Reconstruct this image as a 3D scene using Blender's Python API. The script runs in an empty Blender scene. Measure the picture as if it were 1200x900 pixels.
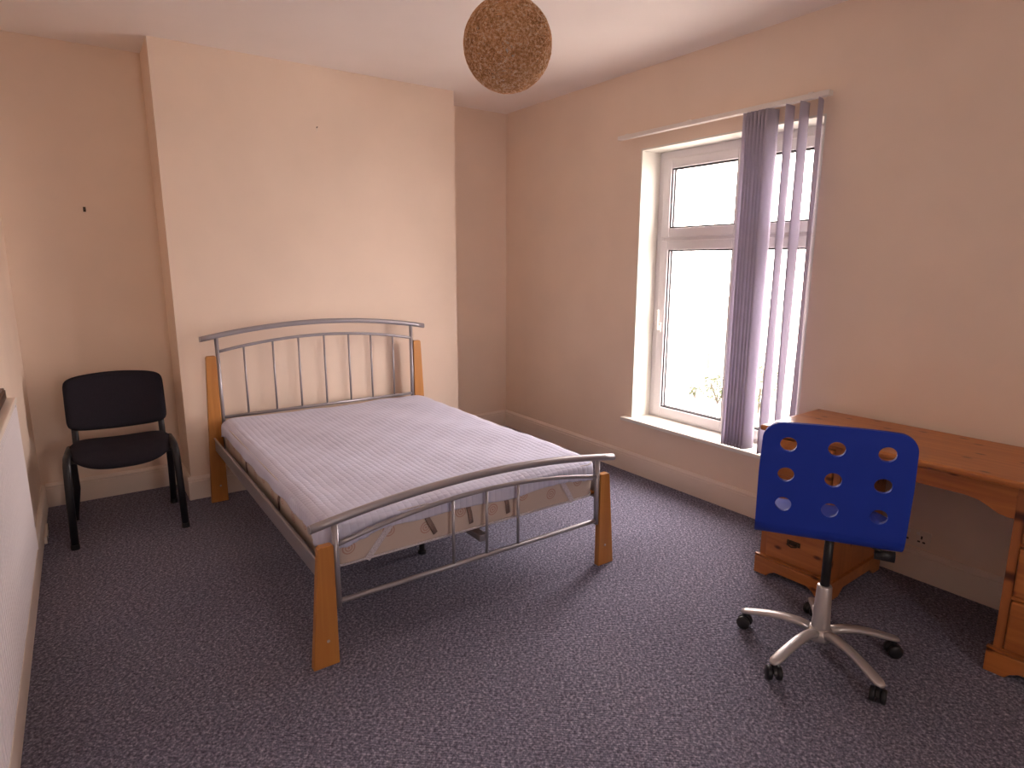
import bpy, bmesh, math, random
from mathutils import Vector, Matrix

random.seed(7)
S = bpy.context.scene
C = S.collection
PI = math.pi

# ------------------------------------------------------------------ camera
cam_d = bpy.data.cameras.new('camera')
cam = bpy.data.objects.new('camera', cam_d)
C.objects.link(cam)
cam_d.sensor_width = 36.0
cam_d.lens = 728.43 / 1200 * 36.0
cam_d.clip_start = 0.02
cam_d.clip_end = 200
r_ = Vector((0.81730781, -0.57619671, 0.0023008))
u_ = Vector((0.10919963, 0.15881273, 0.98125122))
f_ = Vector((0.56575912, 0.80173304, -0.19271935))
cam.matrix_world = Matrix(((r_.x, u_.x, -f_.x, 0.0), (r_.y, u_.y, -f_.y, 0.0), (r_.z, u_.z, -f_.z, 1.5), (0, 0, 0, 1)))
S.camera = cam

# ------------------------------------------------------------------ sky, light, exposure
world = bpy.data.worlds.new('overcast_sky')
S.world = world
world.use_nodes = True
bg = world.node_tree.nodes['Background']
bg.inputs['Color'].default_value = (1.0, 0.835, 0.80, 1)
bg.inputs['Strength'].default_value = 27.2
S.view_settings.view_transform = 'Standard'
S.view_settings.look = 'None'
S.view_settings.gamma = 1.0
S.view_settings.use_curve_mapping = False
S.view_settings.exposure = 0.0
cy = S.cycles
cy.use_denoising = True
cy.max_bounces = 14
cy.diffuse_bounces = 10
cy.glossy_bounces = 4
cy.transparent_max_bounces = 16
cy.caustics_reflective = False
cy.caustics_refractive = False
cy.sample_clamp_indirect = 8.0

# ------------------------------------------------------------------ main dimensions
W = 3.209          # window wall
YB = 4.642         # alcove back wall
YC = 4.267         # chimney breast face
XC0, XC1 = 0.505, 2.478
H = 2.736
YR = -1.70         # rear wall
WY0, WY1 = 3.06, 1.81     # window opening
ZS, ZH = 0.404, 2.236
XF = 3.385         # window frame plane


def portal(loc, rot, sx, sy):
    d = bpy.data.lights.new('window_portal', 'AREA')
    d.shape = 'RECTANGLE'; d.size = sx; d.size_y = sy
    d.cycles.is_portal = True
    o = bpy.data.objects.new('window_portal', d)
    C.objects.link(o); o.location = loc; o.rotation_euler = rot
    return o


portal((3.60, (WY0 + WY1) / 2, (ZS + ZH) / 2), (0, PI / 2, 0), ZH - ZS, WY0 - WY1)


# ------------------------------------------------------------------ materials
def mat(name, col, rough=0.6, spec=0.5, metal=0.0):
    m = bpy.data.materials.new(name); m.use_nodes = True
    b = m.node_tree.nodes['Principled BSDF']
    b.inputs['Base Color'].default_value = (*col, 1)
    b.inputs['Roughness'].default_value = rough
    b.inputs['Specular IOR Level'].default_value = spec
    b.inputs['Metallic'].default_value = metal
    return m


def N(m, t, **kw):
    n = m.node_tree.nodes.new(t)
    for k, v in kw.items():
        if k in n.inputs: n.inputs[k].default_value = v
        else: setattr(n, k, v)
    return n


def L(m, a, b): m.node_tree.links.new(a, b)


def bsdf(m): return m.node_tree.nodes['Principled BSDF']


def coords(m, scale=(1, 1, 1), rot=(0, 0, 0), out='Object'):
    tc = N(m, 'ShaderNodeTexCoord'); mp = N(m, 'ShaderNodeMapping')
    mp.inputs['Scale'].default_value = scale; mp.inputs['Rotation'].default_value = rot
    L(m, tc.outputs[out], mp.inputs['Vector']); return mp.outputs['Vector']


def ramp(m, fac, stops):
    r = N(m, 'ShaderNodeValToRGB'); cr = r.color_ramp
    while len(cr.elements) < len(stops): cr.elements.new(0.5)
    for e, (p, c) in zip(cr.elements, stops): e.position = p; e.color = (*c, 1)
    L(m, fac, r.inputs['Fac']); return r.outputs['Color']


def bump(m, height, strength=0.3, dist=0.01):
    b = N(m, 'ShaderNodeBump'); b.inputs['Strength'].default_value = strength; b.inputs['Distance'].default_value = dist
    L(m, height, b.inputs['Height']); L(m, b.outputs['Normal'], bsdf(m).inputs['Normal'])


def paint(name, c, var=0.04, scale=2.0, rough=0.75, bs=0.05):
    m = mat(name, c, rough, 0.25)
    v = coords(m)
    n = N(m, 'ShaderNodeTexNoise', Scale=scale, Detail=5.0); L(m, v, n.inputs['Vector'])
    lo = tuple(x * (1 - var) for x in c); hi = tuple(min(1, x * (1 + var)) for x in c)
    L(m, ramp(m, n.outputs['Fac'], [(0.3, lo), (0.7, hi)]), bsdf(m).inputs['Base Color'])
    n2 = N(m, 'ShaderNodeTexNoise', Scale=120.0, Detail=3.0); L(m, v, n2.inputs['Vector'])
    bump(m, n2.outputs['Fac'], bs, 0.004)
    return m


WALL = (0.81, 0.68, 0.567)
M = {}
M['wall'] = paint('peach_wall_paint', WALL)
M['ceiling'] = paint('ceiling_paint', (0.88, 0.83, 0.80), 0.03, 1.5)
M['gloss'] = paint('cream_gloss_paint', (0.78, 0.69, 0.61), 0.03, 3.0, 0.4, 0.02)
M['reveal'] = paint('off_white_reveal', (0.76, 0.75, 0.69), 0.03, 2.0)  # off-white for reveal and sill, paler than the walls
M['upvc'] = mat('white_upvc', (0.72, 0.70, 0.73), 0.35, 0.5)
M['gasket'] = mat('black_gasket', (0.02, 0.02, 0.025), 0.6)
M['white'] = mat('white_plastic', (0.80, 0.76, 0.72), 0.4)
M['black_plastic'] = mat('black_plastic', (0.012, 0.012, 0.015), 0.45)
M['black_metal'] = mat('black_powder_coat', (0.010, 0.010, 0.014), 0.4)
M['dark_slot'] = mat('dark_slot', (0.01, 0.008, 0.008), 0.8)
M['steel'] = mat('silver_grey_tube', (0.36, 0.35, 0.38), 0.38, 0.5, 0.55)
M['silver'] = mat('silver_painted_metal', (0.55, 0.53, 0.53), 0.35, 0.5, 0.6)
M['brass'] = mat('dark_bronze', (0.06, 0.035, 0.02), 0.45, 0.5, 0.6)
M['radiator'] = mat('radiator_enamel', (0.74, 0.70, 0.72), 0.35)
M['screw'] = mat('grey_screw', (0.5, 0.48, 0.45), 0.4, 0.5, 0.8)


def carpet():
    m = mat('grey_blue_loop_carpet', (0.1, 0.1, 0.12), 0.95, 0.1)
    v = coords(m, rot=(0, 0, math.radians(-50)))
    vor = N(m, 'ShaderNodeTexVoronoi', Scale=150.0); vor.inputs['Randomness'].default_value = 0.75
    L(m, v, vor.inputs['Vector'])
    n = N(m, 'ShaderNodeTexNoise', Scale=90.0, Detail=4.0, Roughness=0.8); L(m, v, n.inputs['Vector'])
    n2 = N(m, 'ShaderNodeTexNoise', Scale=1.6, Detail=4.0); L(m, v, n2.inputs['Vector'])
    n3 = N(m, 'ShaderNodeTexNoise', Scale=40.0, Detail=3.0); L(m, v, n3.inputs['Vector'])
    c1 = ramp(m, n.outputs['Fac'], [(0.36, (0.080, 0.081, 0.116)), (0.52, (0.222, 0.221, 0.302)), (0.66, (0.56, 0.54, 0.68))])
    mx = N(m, 'ShaderNodeMixRGB', blend_type='MULTIPLY'); mx.inputs['Fac'].default_value = 0.6
    L(m, c1, mx.inputs['Color1'])
    L(m, ramp(m, n2.outputs['Fac'], [(0.35, (0.80, 0.80, 0.82)), (0.65, (1, 1, 1))]), mx.inputs['Color2'])
    mx2 = N(m, 'ShaderNodeMixRGB', blend_type='MULTIPLY'); mx2.inputs['Fac'].default_value = 0.6
    L(m, mx.outputs['Color'], mx2.inputs['Color1'])
    L(m, ramp(m, n3.outputs['Fac'], [(0.35, (0.62, 0.62, 0.64)), (0.65, (1, 1, 1))]), mx2.inputs['Color2'])
    L(m, mx2.outputs['Color'], bsdf(m).inputs['Base Color'])
    w = N(m, 'ShaderNodeTexWave', Scale=32.0, Distortion=1.5, Detail=1.0); L(m, v, w.inputs['Vector'])
    ad = N(m, 'ShaderNodeMath', operation='ADD'); L(m, vor.outputs['Distance'], ad.inputs[0]); L(m, w.outputs['Fac'], ad.inputs[1])
    bump(m, ad.outputs[0], 0.55, 0.006)
    return m


M['carpet'] = carpet()


def wood(name, base, dark, knots=False, axis='Y', rough=0.35, scale=1.0, face='Y', seed=0.0):
    m = mat(name, base, rough, 0.5)
    sc = {'X': (0.6, 9, 9), 'Y': (9, 0.6, 9), 'Z': (9, 9, 0.6)}[axis]
    v = coords(m, tuple(s * scale for s in sc))
    n = N(m, 'ShaderNodeTexNoise', Scale=2.2, Detail=6.0, Distortion=1.1); L(m, v, n.inputs['Vector'])
    mid = tuple((a + b) / 2 for a, b in zip(base, dark))
    col = ramp(m, n.outputs['Fac'], [(0.28, dark), (0.45, mid), (0.6, base), (0.8, tuple(min(1, x * 1.12) for x in base))])
    if knots:
        sp = N(m, 'ShaderNodeSeparateXYZ'); L(m, coords(m), sp.inputs[0])
        cb = N(m, 'ShaderNodeCombineXYZ')
        across, along = {'Y': ('X', 'Y'), 'F': ('Z', 'Y'), 'Z': ('X', 'Z')}[face]
        for src, dst, k in ((across, 'X', 2.0), (along, 'Y', 1.0)):
            mu = N(m, 'ShaderNodeMath', operation='MULTIPLY_ADD'); L(m, sp.outputs[src], mu.inputs[0]); mu.inputs[1].default_value = k; mu.inputs[2].default_value = seed
            L(m, mu.outputs[0], cb.inputs[dst])
        vo = N(m, 'ShaderNodeTexVoronoi', Scale=4.6, voronoi_dimensions='2D'); L(m, cb.outputs[0], vo.inputs['Vector'])
        k = ramp(m, vo.outputs['Distance'], [(0.03, (0.20, 0.14, 0.10)), (0.06, (0.42, 0.33, 0.27)), (0.11, (1, 1, 1))])
        mx = N(m, 'ShaderNodeMixRGB', blend_type='MULTIPLY'); mx.inputs['Fac'].default_value = 1.0
        L(m, col, mx.inputs['Color1']); L(m, k, mx.inputs['Color2']); col = mx.outputs['Color']
    L(m, col, bsdf(m).inputs['Base Color'])
    bump(m, n.outputs['Fac'], 0.06, 0.003)
    return m


M['beech'] = wood('orange_beech', (0.50, 0.225, 0.055), (0.42, 0.17, 0.04), axis='Z', rough=0.4)
M['pineY'] = wood('antique_pine_long', (0.46, 0.175, 0.045), (0.34, 0.11, 0.028), True, 'Y', 0.3, 1.0, 'Y', 0.37)
M['pineZ'] = wood('antique_pine_upright', (0.36, 0.125, 0.035), (0.26, 0.08, 0.022), True, 'Z', 0.35, 1.0, 'Z', 1.3)
M['pineYd'] = wood('antique_pine_drawer', (0.42, 0.15, 0.038), (0.30, 0.095, 0.025), True, 'Y', 0.32, 1.3, 'F', 2.1)
M['darkwood'] = wood('dark_brown_wood', (0.06, 0.028, 0.018), (0.035, 0.015, 0.01), axis='Y')


def fabric(name, c, scale=350.0, bs=0.3):
    m = mat(name, c, 0.95, 0.1)
    v = coords(m)
    n = N(m, 'ShaderNodeTexNoise', Scale=scale, Detail=2.0); L(m, v, n.inputs['Vector'])
    L(m, ramp(m, n.outputs['Fac'], [(0.3, tuple(x * 0.7 for x in c)), (0.7, tuple(x * 1.3 for x in c))]), bsdf(m).inputs['Base Color'])
    bump(m, n.outputs['Fac'], bs, 0.002)
    return m


M['black_fabric'] = fabric('black_upholstery', (0.021, 0.019, 0.026))


def quilt():
    m = mat('white_quilted_cotton', (0.63, 0.66, 0.84), 0.9, 0.15)
    tc = N(m, 'ShaderNodeTexCoord'); sp = N(m, 'ShaderNodeSeparateXYZ'); L(m, tc.outputs['Object'], sp.inputs[0])
    def sine(src, k):
        a = N(m, 'ShaderNodeMath', operation='MULTIPLY'); L(m, src, a.inputs[0]); a.inputs[1].default_value = k
        s = N(m, 'ShaderNodeMath', operation='SINE'); L(m, a.outputs[0], s.inputs[0])
        b = N(m, 'ShaderNodeMath', operation='ABSOLUTE'); L(m, s.outputs[0], b.inputs[0]); return b.outputs[0]
    sx = sine(sp.outputs['X'], PI / 0.030); sy = sine(sp.outputs['Y'], PI / 0.026)
    mu = N(m, 'ShaderNodeMath', operation='MULTIPLY'); L(m, sx, mu.inputs[0]); L(m, sy, mu.inputs[1])
    pw = N(m, 'ShaderNodeMath', operation='POWER'); L(m, mu.outputs[0], pw.inputs[0]); pw.inputs[1].default_value = 0.6
    n = N(m, 'ShaderNodeTexNoise', Scale=30.0, Detail=3.0); L(m, tc.outputs['Object'], n.inputs['Vector'])
    ad = N(m, 'ShaderNodeMath', operation='MULTIPLY_ADD'); L(m, n.outputs['Fac'], ad.inputs[0]); ad.inputs[1].default_value = 0.5; L(m, pw.outputs[0], ad.inputs[2])
    bump(m, ad.outputs[0], 0.30, 0.007)
    return m


M['quilt'] = quilt()
M['strap'] = fabric('white_elastic', (0.60, 0.58, 0.64))
M['handle_tape'] = fabric('brown_handle_tape', (0.27, 0.20, 0.18))


def ticking():
    # cream damask with rings of printed pink spirals
    m = mat('cream_damask', (0.62, 0.53, 0.49), 0.8, 0.2)
    tc = N(m, 'ShaderNodeTexCoord'); sp = N(m, 'ShaderNodeSeparateXYZ'); L(m, tc.outputs['Object'], sp.inputs[0])
    def mth(op, a, b=None, c=None):
        n = N(m, 'ShaderNodeMath', operation=op)
        for i, q in enumerate((a, b, c)):
            if q is None: continue
            if isinstance(q, (int, float)): n.inputs[i].default_value = q
            else: L(m, q, n.inputs[i])
        return n.outputs[0]
    # run along the edge: x + y works on all four faces
    run = mth('ADD', sp.outputs['X'], sp.outputs['Y'])
    cell = mth('DIVIDE', run, 0.165)
    fr = mth('MULTIPLY', mth('SUBTRACT', mth('FRACT', cell), 0.5), 0.165)
    odd = mth('MULTIPLY', mth('SUBTRACT', mth('MODULO', mth('FLOOR', cell), 2.0), 0.5), 0.030)
    dz = mth('SUBTRACT', mth('SUBTRACT', sp.outputs['Z'], 0.085), odd)
    d = mth('SQRT', mth('ADD', mth('MULTIPLY', fr, fr), mth('MULTIPLY', dz, dz)))
    rings = mth('GREATER_THAN', mth('SINE', mth('MULTIPLY', d, 600.0)), 0.0)
    inside = mth('LESS_THAN', d, 0.031)
    top = mth('LESS_THAN', sp.outputs['Z'], 0.165)
    k = mth('MULTIPLY', mth('MULTIPLY', mth('MULTIPLY', rings, inside), top), 0.75)
    mx = N(m, 'ShaderNodeMixRGB'); L(m, k, mx.inputs['Fac'])
    mx.inputs['Color1'].default_value = (0.60, 0.52, 0.47, 1); mx.inputs['Color2'].default_value = (0.45, 0.25, 0.21, 1)
    L(m, mx.outputs['Color'], bsdf(m).inputs['Base Color'])
    n = N(m, 'ShaderNodeTexNoise', Scale=60.0, Detail=3.0); L(m, tc.outputs['Object'], n.inputs['Vector'])
    bump(m, n.outputs['Fac'], 0.15, 0.004)
    return m


M['ticking'] = ticking()
M['blue'] = mat('blue_lacquer', (0.013, 0.040, 0.36), 0.55, 0.22)
M['ply_edge'] = wood('pale_ply_edge', (0.42, 0.33, 0.30), (0.33, 0.24, 0.20), axis='Y')


def glass():
    m = bpy.data.materials.new('window_glass'); m.use_nodes = True
    nt = m.node_tree; nt.nodes.remove(nt.nodes['Principled BSDF'])
    out = nt.nodes['Material Output']
    t = nt.nodes.new('ShaderNodeBsdfTransparent'); t.inputs['Color'].default_value = (0.97, 0.98, 0.97, 1)
    g = nt.nodes.new('ShaderNodeBsdfGlossy'); g.inputs['Roughness'].default_value = 0.02
    mx = nt.nodes.new('ShaderNodeMixShader')
    mx.inputs[0].default_value = 0.04; nt.links.new(t.outputs[0], mx.inputs[1]); nt.links.new(g.outputs[0], mx.inputs[2])
    nt.links.new(mx.outputs[0], out.inputs['Surface'])
    return m


M['glass'] = glass()


def translucent(name, c, amount=0.5, tcol=None):
    m = mat(name, c, 0.8, 0.1)
    nt = m.node_tree; out = nt.nodes['Material Output']
    t = nt.nodes.new('ShaderNodeBsdfTranslucent'); t.inputs['Color'].default_value = (*(tcol or c), 1)
    mx = nt.nodes.new('ShaderNodeMixShader'); mx.inputs[0].default_value = amount
    nt.links.new(bsdf(m).outputs[0], mx.inputs[1]); nt.links.new(t.outputs[0], mx.inputs[2]); nt.links.new(mx.outputs[0], out.inputs['Surface'])
    return m


M['vane'] = translucent('lilac_white_blind_fabric', (0.70, 0.67, 0.77), 0.5, (0.55, 0.52, 0.60))
M['twine'] = translucent('tan_twine', (0.62, 0.36, 0.17), 0.3, (0.50, 0.27, 0.12))
def _twine():
    m = M['twine']; v = coords(m)
    n = N(m, 'ShaderNodeTexNoise', Scale=85.0, Detail=2.0, Roughness=0.7); L(m, v, n.inputs['Vector'])
    L(m, ramp(m, n.outputs['Fac'], [(0.36, (0.50, 0.25, 0.11)), (0.52, (0.86, 0.53, 0.29)), (0.66, (1.0, 0.88, 0.70))]), bsdf(m).inputs['Base Color'])  # palest noise tones stand for specks of light on the strands
_twine()
M['leaf'] = fabric('garden_leaf', (0.045, 0.055, 0.03), 8.0)
M['stem'] = mat('woody_stem', (0.06, 0.05, 0.04), 0.9)
M['render_wall'] = paint('white_house_render', (0.75, 0.74, 0.70), 0.05, 1.0)
M['concrete'] = paint('pale_concrete', (0.48, 0.465, 0.43), 0.1, 2.0)
M['grey_fit'] = mat('grey_fixture', (0.07, 0.07, 0.07), 0.6)
M['bulb'] = mat('frosted_bulb', (0.75, 0.72, 0.68), 0.3)


# ------------------------------------------------------------------ mesh helpers
def obj(name, bm, m, parent=None, smooth=False):
    me = bpy.data.meshes.new(name)
    bmesh.ops.recalc_face_normals(bm, faces=bm.faces[:])
    bm.to_mesh(me); bm.free()
    me.materials.append(m)
    if smooth:
        for p in me.polygons: p.use_smooth = True
    o = bpy.data.objects.new(name, me); C.objects.link(o)
    if parent: o.parent = parent
    return o


def empty(name, loc=(0, 0, 0), rz=0.0):
    o = bpy.data.objects.new(name, None); C.objects.link(o)
    o.empty_display_size = 0.1
    o.location = loc; o.rotation_euler = (0, 0, rz)
    return o


def tag(o, label, cat, group=None):
    o['label'] = label; o['category'] = cat
    if group: o['group'] = group
    return o


def struct(o, label=None):
    o['kind'] = 'structure'
    if label: o['label'] = label
    return o


def box(bm, x0, x1, y0, y1, z0, z1, bev=0.0, seg=2):
    b2 = bmesh.new()
    bmesh.ops.create_cube(b2, size=1.0)
    for v in b2.verts:
        v.co = Vector(((x0 + x1) / 2 + v.co.x * (x1 - x0), (y0 + y1) / 2 + v.co.y * (y1 - y0), (z0 + z1) / 2 + v.co.z * (z1 - z0)))
    if bev > 0: bmesh.ops.bevel(b2, geom=b2.edges[:], offset=bev, segments=seg, profile=0.5, affect='EDGES')
    merge(bm, b2); return bm


def merge(bm, b2):
    tmp = bpy.data.meshes.new('tmp'); b2.to_mesh(tmp); b2.free(); bm.from_mesh(tmp); bpy.data.meshes.remove(tmp)


def bx(*a, **k): return box(bmesh.new(), *a, **k)


def tube(bm, pts, r, seg=12, r2=None, ref=None, caps=True):
    """sweep an ellipse (r, r2) along pts; r may be a list"""
    pts = [Vector(p) for p in pts]; n = len(pts)
    rs = r if isinstance(r, (list, tuple)) else [r] * n
    rings = []; prev = Vector(ref) if ref else None
    for i, p in enumerate(pts):
        if i == 0: t = pts[1] - p
        elif i == n - 1: t = p - pts[i - 1]
        else: t = (pts[i + 1] - p).normalized() + (p - pts[i - 1]).normalized()
        t.normalize()
        if prev is None: prev = Vector((0, 0, 1)) if abs(t.z) < 0.9 else Vector((1, 0, 0))
        a = prev - t * prev.dot(t)
        if a.length < 1e-5: a = t.orthogonal()
        a.normalize(); b = t.cross(a); prev = a
        ra = rs[i]; rb = (r2 if r2 else ra)
        rings.append([bm.verts.new(p + a * ra * math.cos(2 * PI * k / seg) + b * rb * math.sin(2 * PI * k / seg)) for k in range(seg)])
    for i in range(n - 1):
        for k in range(seg):
            bm.faces.new((rings[i][k], rings[i][(k + 1) % seg], rings[i + 1][(k + 1) % seg], rings[i + 1][k]))
    if caps:
        bm.faces.new(rings[0][::-1]); bm.faces.new(rings[-1])
    return bm


def tb(*a, **k): return tube(bmesh.new(), *a, **k)


def lathe(bm, prof, seg=24, centre=(0, 0, 0)):
    c = Vector(centre); rings = []
    for (r, z) in prof:
        if r < 1e-6: rings.append([bm.verts.new(c + Vector((0, 0, z)))])
        else: rings.append([bm.verts.new(c + Vector((r * math.cos(2 * PI * k / seg), r * math.sin(2 * PI * k / seg), z))) for k in range(seg)])
    for a, b in zip(rings, rings[1:]):
        for k in range(seg):
            k2 = (k + 1) % seg
            if len(a) == 1 and len(b) == 1: continue
            if len(a) == 1: bm.faces.new((a[0], b[k2], b[k]))
            elif len(b) == 1: bm.faces.new((a[k], a[k2], b[0]))
            else: bm.faces.new((a[k], a[k2], b[k2], b[k]))
    return bm


def lt(*a, **k): return lathe(bmesh.new(), *a, **k)


def prism(bm, outline, depth, mapf):
    """outline [(u,v)], mapf(u,v,w) -> xyz, extruded w from 0 to depth"""
    a = [bm.verts.new(mapf(u, v, 0)) for u, v in outline]
    b = [bm.verts.new(mapf(u, v, depth)) for u, v in outline]
    n = len(outline)
    bm.faces.new(a[::-1]); bm.faces.new(b)
    for i in range(n): bm.faces.new((a[i], a[(i + 1) % n], b[(i + 1) % n], b[i]))
    return bm


def bevel_mod(o, w=0.003, seg=2):
    m = o.modifiers.new('bevel', 'BEVEL'); m.width = w; m.segments = seg; m.limit_method = 'ANGLE'; m.angle_limit = math.radians(40)
    return o


def arc_pts(x0, x1, z_end, z_mid, y, n=25):
    return [(x0 + (x1 - x0) * t, y, z_end + (z_mid - z_end) * (1 - (2 * t - 1) ** 2)) for t in [i / (n - 1) for i in range(n)]]


# ------------------------------------------------------------------ room shell
XL0 = -0.2755      # left wall x at YB end; the wall runs 0.6 degrees out of square
def xl(y): return -0.272 - (YB - y) * 0.0102

bm = bx(-0.6, W + 0.35, YR - 0.1, YB + 0.1, -0.12, 0.0)
struct(obj('floor', bm, M['carpet']), 'grey blue speckled loop pile carpet')
bm = bx(-0.6, W + 0.35, YR - 0.1, YB + 0.1, H, H + 0.12)
struct(obj('ceiling', bm, M['ceiling']), 'off white painted ceiling')

bm = bmesh.new(); prism(bm, [(xl(YB + .1) - 0.12, YB + 0.1), (xl(YB + .1), YB + 0.1), (xl(YR - .1), YR - 0.1), (xl(YR - .1) - 0.12, YR - 0.1)], H, lambda u, v, w: (u, v, w))
struct(obj('wall_left', bm, M['wall']), 'peach painted left wall behind the radiator')
struct(obj('wall_back', bx(-0.6, W + 0.35, YB, YB + 0.12, 0, H), M['wall']), 'peach painted wall at the back of both alcoves')
struct(obj('wall_chimney_breast', bx(XC0, XC1, YC, YB, 0, H), M['wall']), 'peach painted chimney breast projecting behind the bed')
# window wall round the opening
bm = bmesh.new()
XO = W + 0.34
box(bm, W, XO, YR - 0.1, WY1, 0, H); box(bm, W, XO, WY0, YB, 0, H)
box(bm, W, XO, WY1, WY0, 0, ZS - 0.03); box(bm, W, XO, WY1, WY0, ZH, H)
struct(obj('wall_right', bm, M['wall']), 'peach painted window wall')
DX0, DX1, DZ1 = 0.45, 1.27, 2.03      # unseen doorway, half-glazed door added to let in fill daylight
bm = bmesh.new()
box(bm, -0.6, DX0, YR - 0.12, YR, 0, H); box(bm, DX1, W + 0.35, YR - 0.12, YR, 0, H); box(bm, DX0, DX1, YR - 0.12, YR, DZ1, H)
struct(obj('wall_front', bm, M['wall']), 'peach painted wall opposite the bed')
door = struct(empty('fill_door_1', (DX0, YR, 0)), 'unseen white half glazed door added opposite the bed for fill daylight')
dI = Matrix.Translation((-DX0, -YR, 0))
def dpart(name, bm, m, parent=None):
    bm.transform(dI); return obj(name, bm, m, parent or door)
PX0, PX1, PZ0, PZ1 = DX0 + .205, DX1 - .205, 1.08, 1.82
bm = bmesh.new()
for (a, b, c, d) in ((DX0, PX0, .004, DZ1), (PX1, DX1, .004, DZ1), (PX0, PX1, .004, PZ0), (PX0, PX1, PZ1, DZ1)): box(bm, a, b, YR - .08, YR - .04, c, d)
dpart('leaf', bm, M['gloss'])
for (a, b) in ((.12, .38), (.44, .70)): dpart('panel', bx(DX0 + a, DX0 + b, YR - .042, YR - .034, .15, .85, bev=.006), M['gloss'])
dpart('handle', tb([(DX0 + .06, YR - .04, 1.0), (DX0 + .06, YR + .01, 1.0), (DX0 + .16, YR + .01, 1.0)], .009, 10), M['silver'])
dpart('pane', bx(PX0, PX1, YR - .063, YR - .058, PZ0, PZ1), M['glass'])
portal(((PX0 + PX1) / 2, YR - 0.15, (PZ0 + PZ1) / 2), (PI / 2, 0, 0), PX1 - PX0, PZ1 - PZ0)

# skirting boards, moulded profile (distance from wall, height)
PROF = [(0, 0), (0.020, 0), (0.020, 0.118), (0.0165, 0.122), (0.0185, 0.127), (0.017, 0.135), (0.010, 0.143), (0.007, 0.148), (0, 0.148)]
def skirting(name, p0, p1, normal, label):
    p0 = Vector((*p0, 0)); p1 = Vector((*p1, 0)); n = Vector((*normal, 0)).normalized()
    bm = bmesh.new()
    a = [bm.verts.new(p0 + n * d + Vector((0, 0, z))) for d, z in PROF]
    b = [bm.verts.new(p1 + n * d + Vector((0, 0, z))) for d, z in PROF]
    k = len(PROF)
    for i in range(k): bm.faces.new((a[i], a[(i + 1) % k], b[(i + 1) % k], b[i]))
    bm.faces.new(a); bm.faces.new(b[::-1])
    struct(obj(name, bm, M['gloss']), label)
skirting('baseboard_left', (xl(YB), YB), (xl(YR), YR), (1, -0.0102), 'cream skirting board along the left wall')
skirting('baseboard_back', (xl(YB) + .02, YB), (XC0 - .02, YB), (0, -1), 'cream skirting board behind the black chair')
skirting('baseboard_chimney', (XC0 - .02, YC), (XC1 + .02, YC), (0, -1), 'cream skirting board along the chimney breast')
skirting('baseboard_chimney_side', (XC0, YC), (XC0, YB), (-1, 0), 'cream skirting board on the side of the chimney breast')
skirting('baseboard_alcove_side', (XC1, YC), (XC1, YB), (1, 0), 'cream skirting board on the far side of the chimney breast')
skirting('baseboard_alcove', (XC1 + .02, YB), (W - .02, YB), (0, -1), 'cream skirting board at the back of the right alcove')
skirting('baseboard_right', (W, YB), (W, YR), (-1, 0), 'cream skirting board along the window wall')

# ------------------------------------------------------------------ window
RV = 0.010
bm = bmesh.new()
box(bm, W - 0.001, XF + .01, WY0 - RV, WY0 + .001, ZS, ZH); box(bm, W - 0.001, XF + .01, WY1 - .001, WY1 + RV, ZS, ZH)
box(bm, W - 0.001, XF + .01, WY1 + RV, WY0 - RV, ZH - RV, ZH + .001)
struct(obj('trim_1', bm, M['reveal']), 'off white reveal round the window')

win = struct(empty('window_1', (XF, (WY0 + WY1) / 2, ZS)), 'white double glazed window with two top lights')
win_inv = Matrix.Translation(-win.location)
def wpart(name, bm, m, parent=None, smooth=False):
    if parent is None:
        bm.transform(win_inv); return obj(name, bm, m, win, smooth)
    bm.transform(win_inv); return obj(name, bm, m, parent, smooth)

X0, X1 = XF, XF + 0.07
ya, yb = WY1 + RV, WY0 - RV           # right / left
za, zb = ZS, ZH - RV
YM = 2.335                            # mullion
FW = 0.058
bm = bmesh.new()
box(bm, X0, X1, yb - FW, yb, za, zb, .004); box(bm, X0, X1, ya, ya + FW, za, zb, .004)
box(bm, X0, X1, ya + FW, yb - FW, za, za + .03, .004); box(bm, X0, X1, ya + FW, yb - FW, zb - FW, zb, .004)
wpart('window_frame', bm, M['upvc'])
wpart('mullion', bx(X0, X1, YM - .03, YM + .03, za + .03, zb - FW, bev=.004), M['upvc'])
for a, b in ((YM + .03, yb - FW), (ya + FW, YM - .03)):
    wpart('transom', bx(X0 + .002, X1, a, b, 1.635, 1.675, bev=.004), M['upvc'])

def sash(y0, y1, z0, z1, rail, name, proud):
    xs0, xs1 = X0 - proud, X0 + .05
    bm = bmesh.new()
    box(bm, xs0, xs1, y1 - rail, y1, z0, z1, .006); box(bm, xs0, xs1, y0, y0 + rail, z0, z1, .006)
    box(bm, xs0, xs1, y0 + rail, y1 - rail, z0, z0 + rail, .006); box(bm, xs0, xs1, y0 + rail, y1 - rail, z1 - rail, z1, .006)
    s = wpart(name, bm, M['upvc'])
    bm = bmesh.new(); g = .010; a, b, c, d = y0 + rail, y1 - rail, z0 + rail, z1 - rail
    for xg in (xs0 + .010, xs0 + .038):
        box(bm, xg, xg + .004, a, a + g, c, d); box(bm, xg, xg + .004, b - g, b, c, d)
        box(bm, xg, xg + .004, a + g, b - g, c, c + g); box(bm, xg, xg + .004, a + g, b - g, d - g, d)
    wpart('gasket', bm, M['gasket'], s)
    wpart('pane', bx(xs0 + .02, xs0 + .026, a, b, c, d), M['glass'], s)
    return s

sL = sash(YM + .028, yb - FW + .008, za + .018, 1.645, .062, 'casement', .014)
sash(YM + .028, yb - FW + .008, 1.665, zb - FW + .008, .062, 'top_light', .014)
sash(ya + FW - .008, YM - .028, za + .018, 1.645, .062, 'casement', .014)
sash(ya + FW - .008, YM - .028, 1.665, zb - FW + .008, .062, 'top_light', .014)
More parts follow.
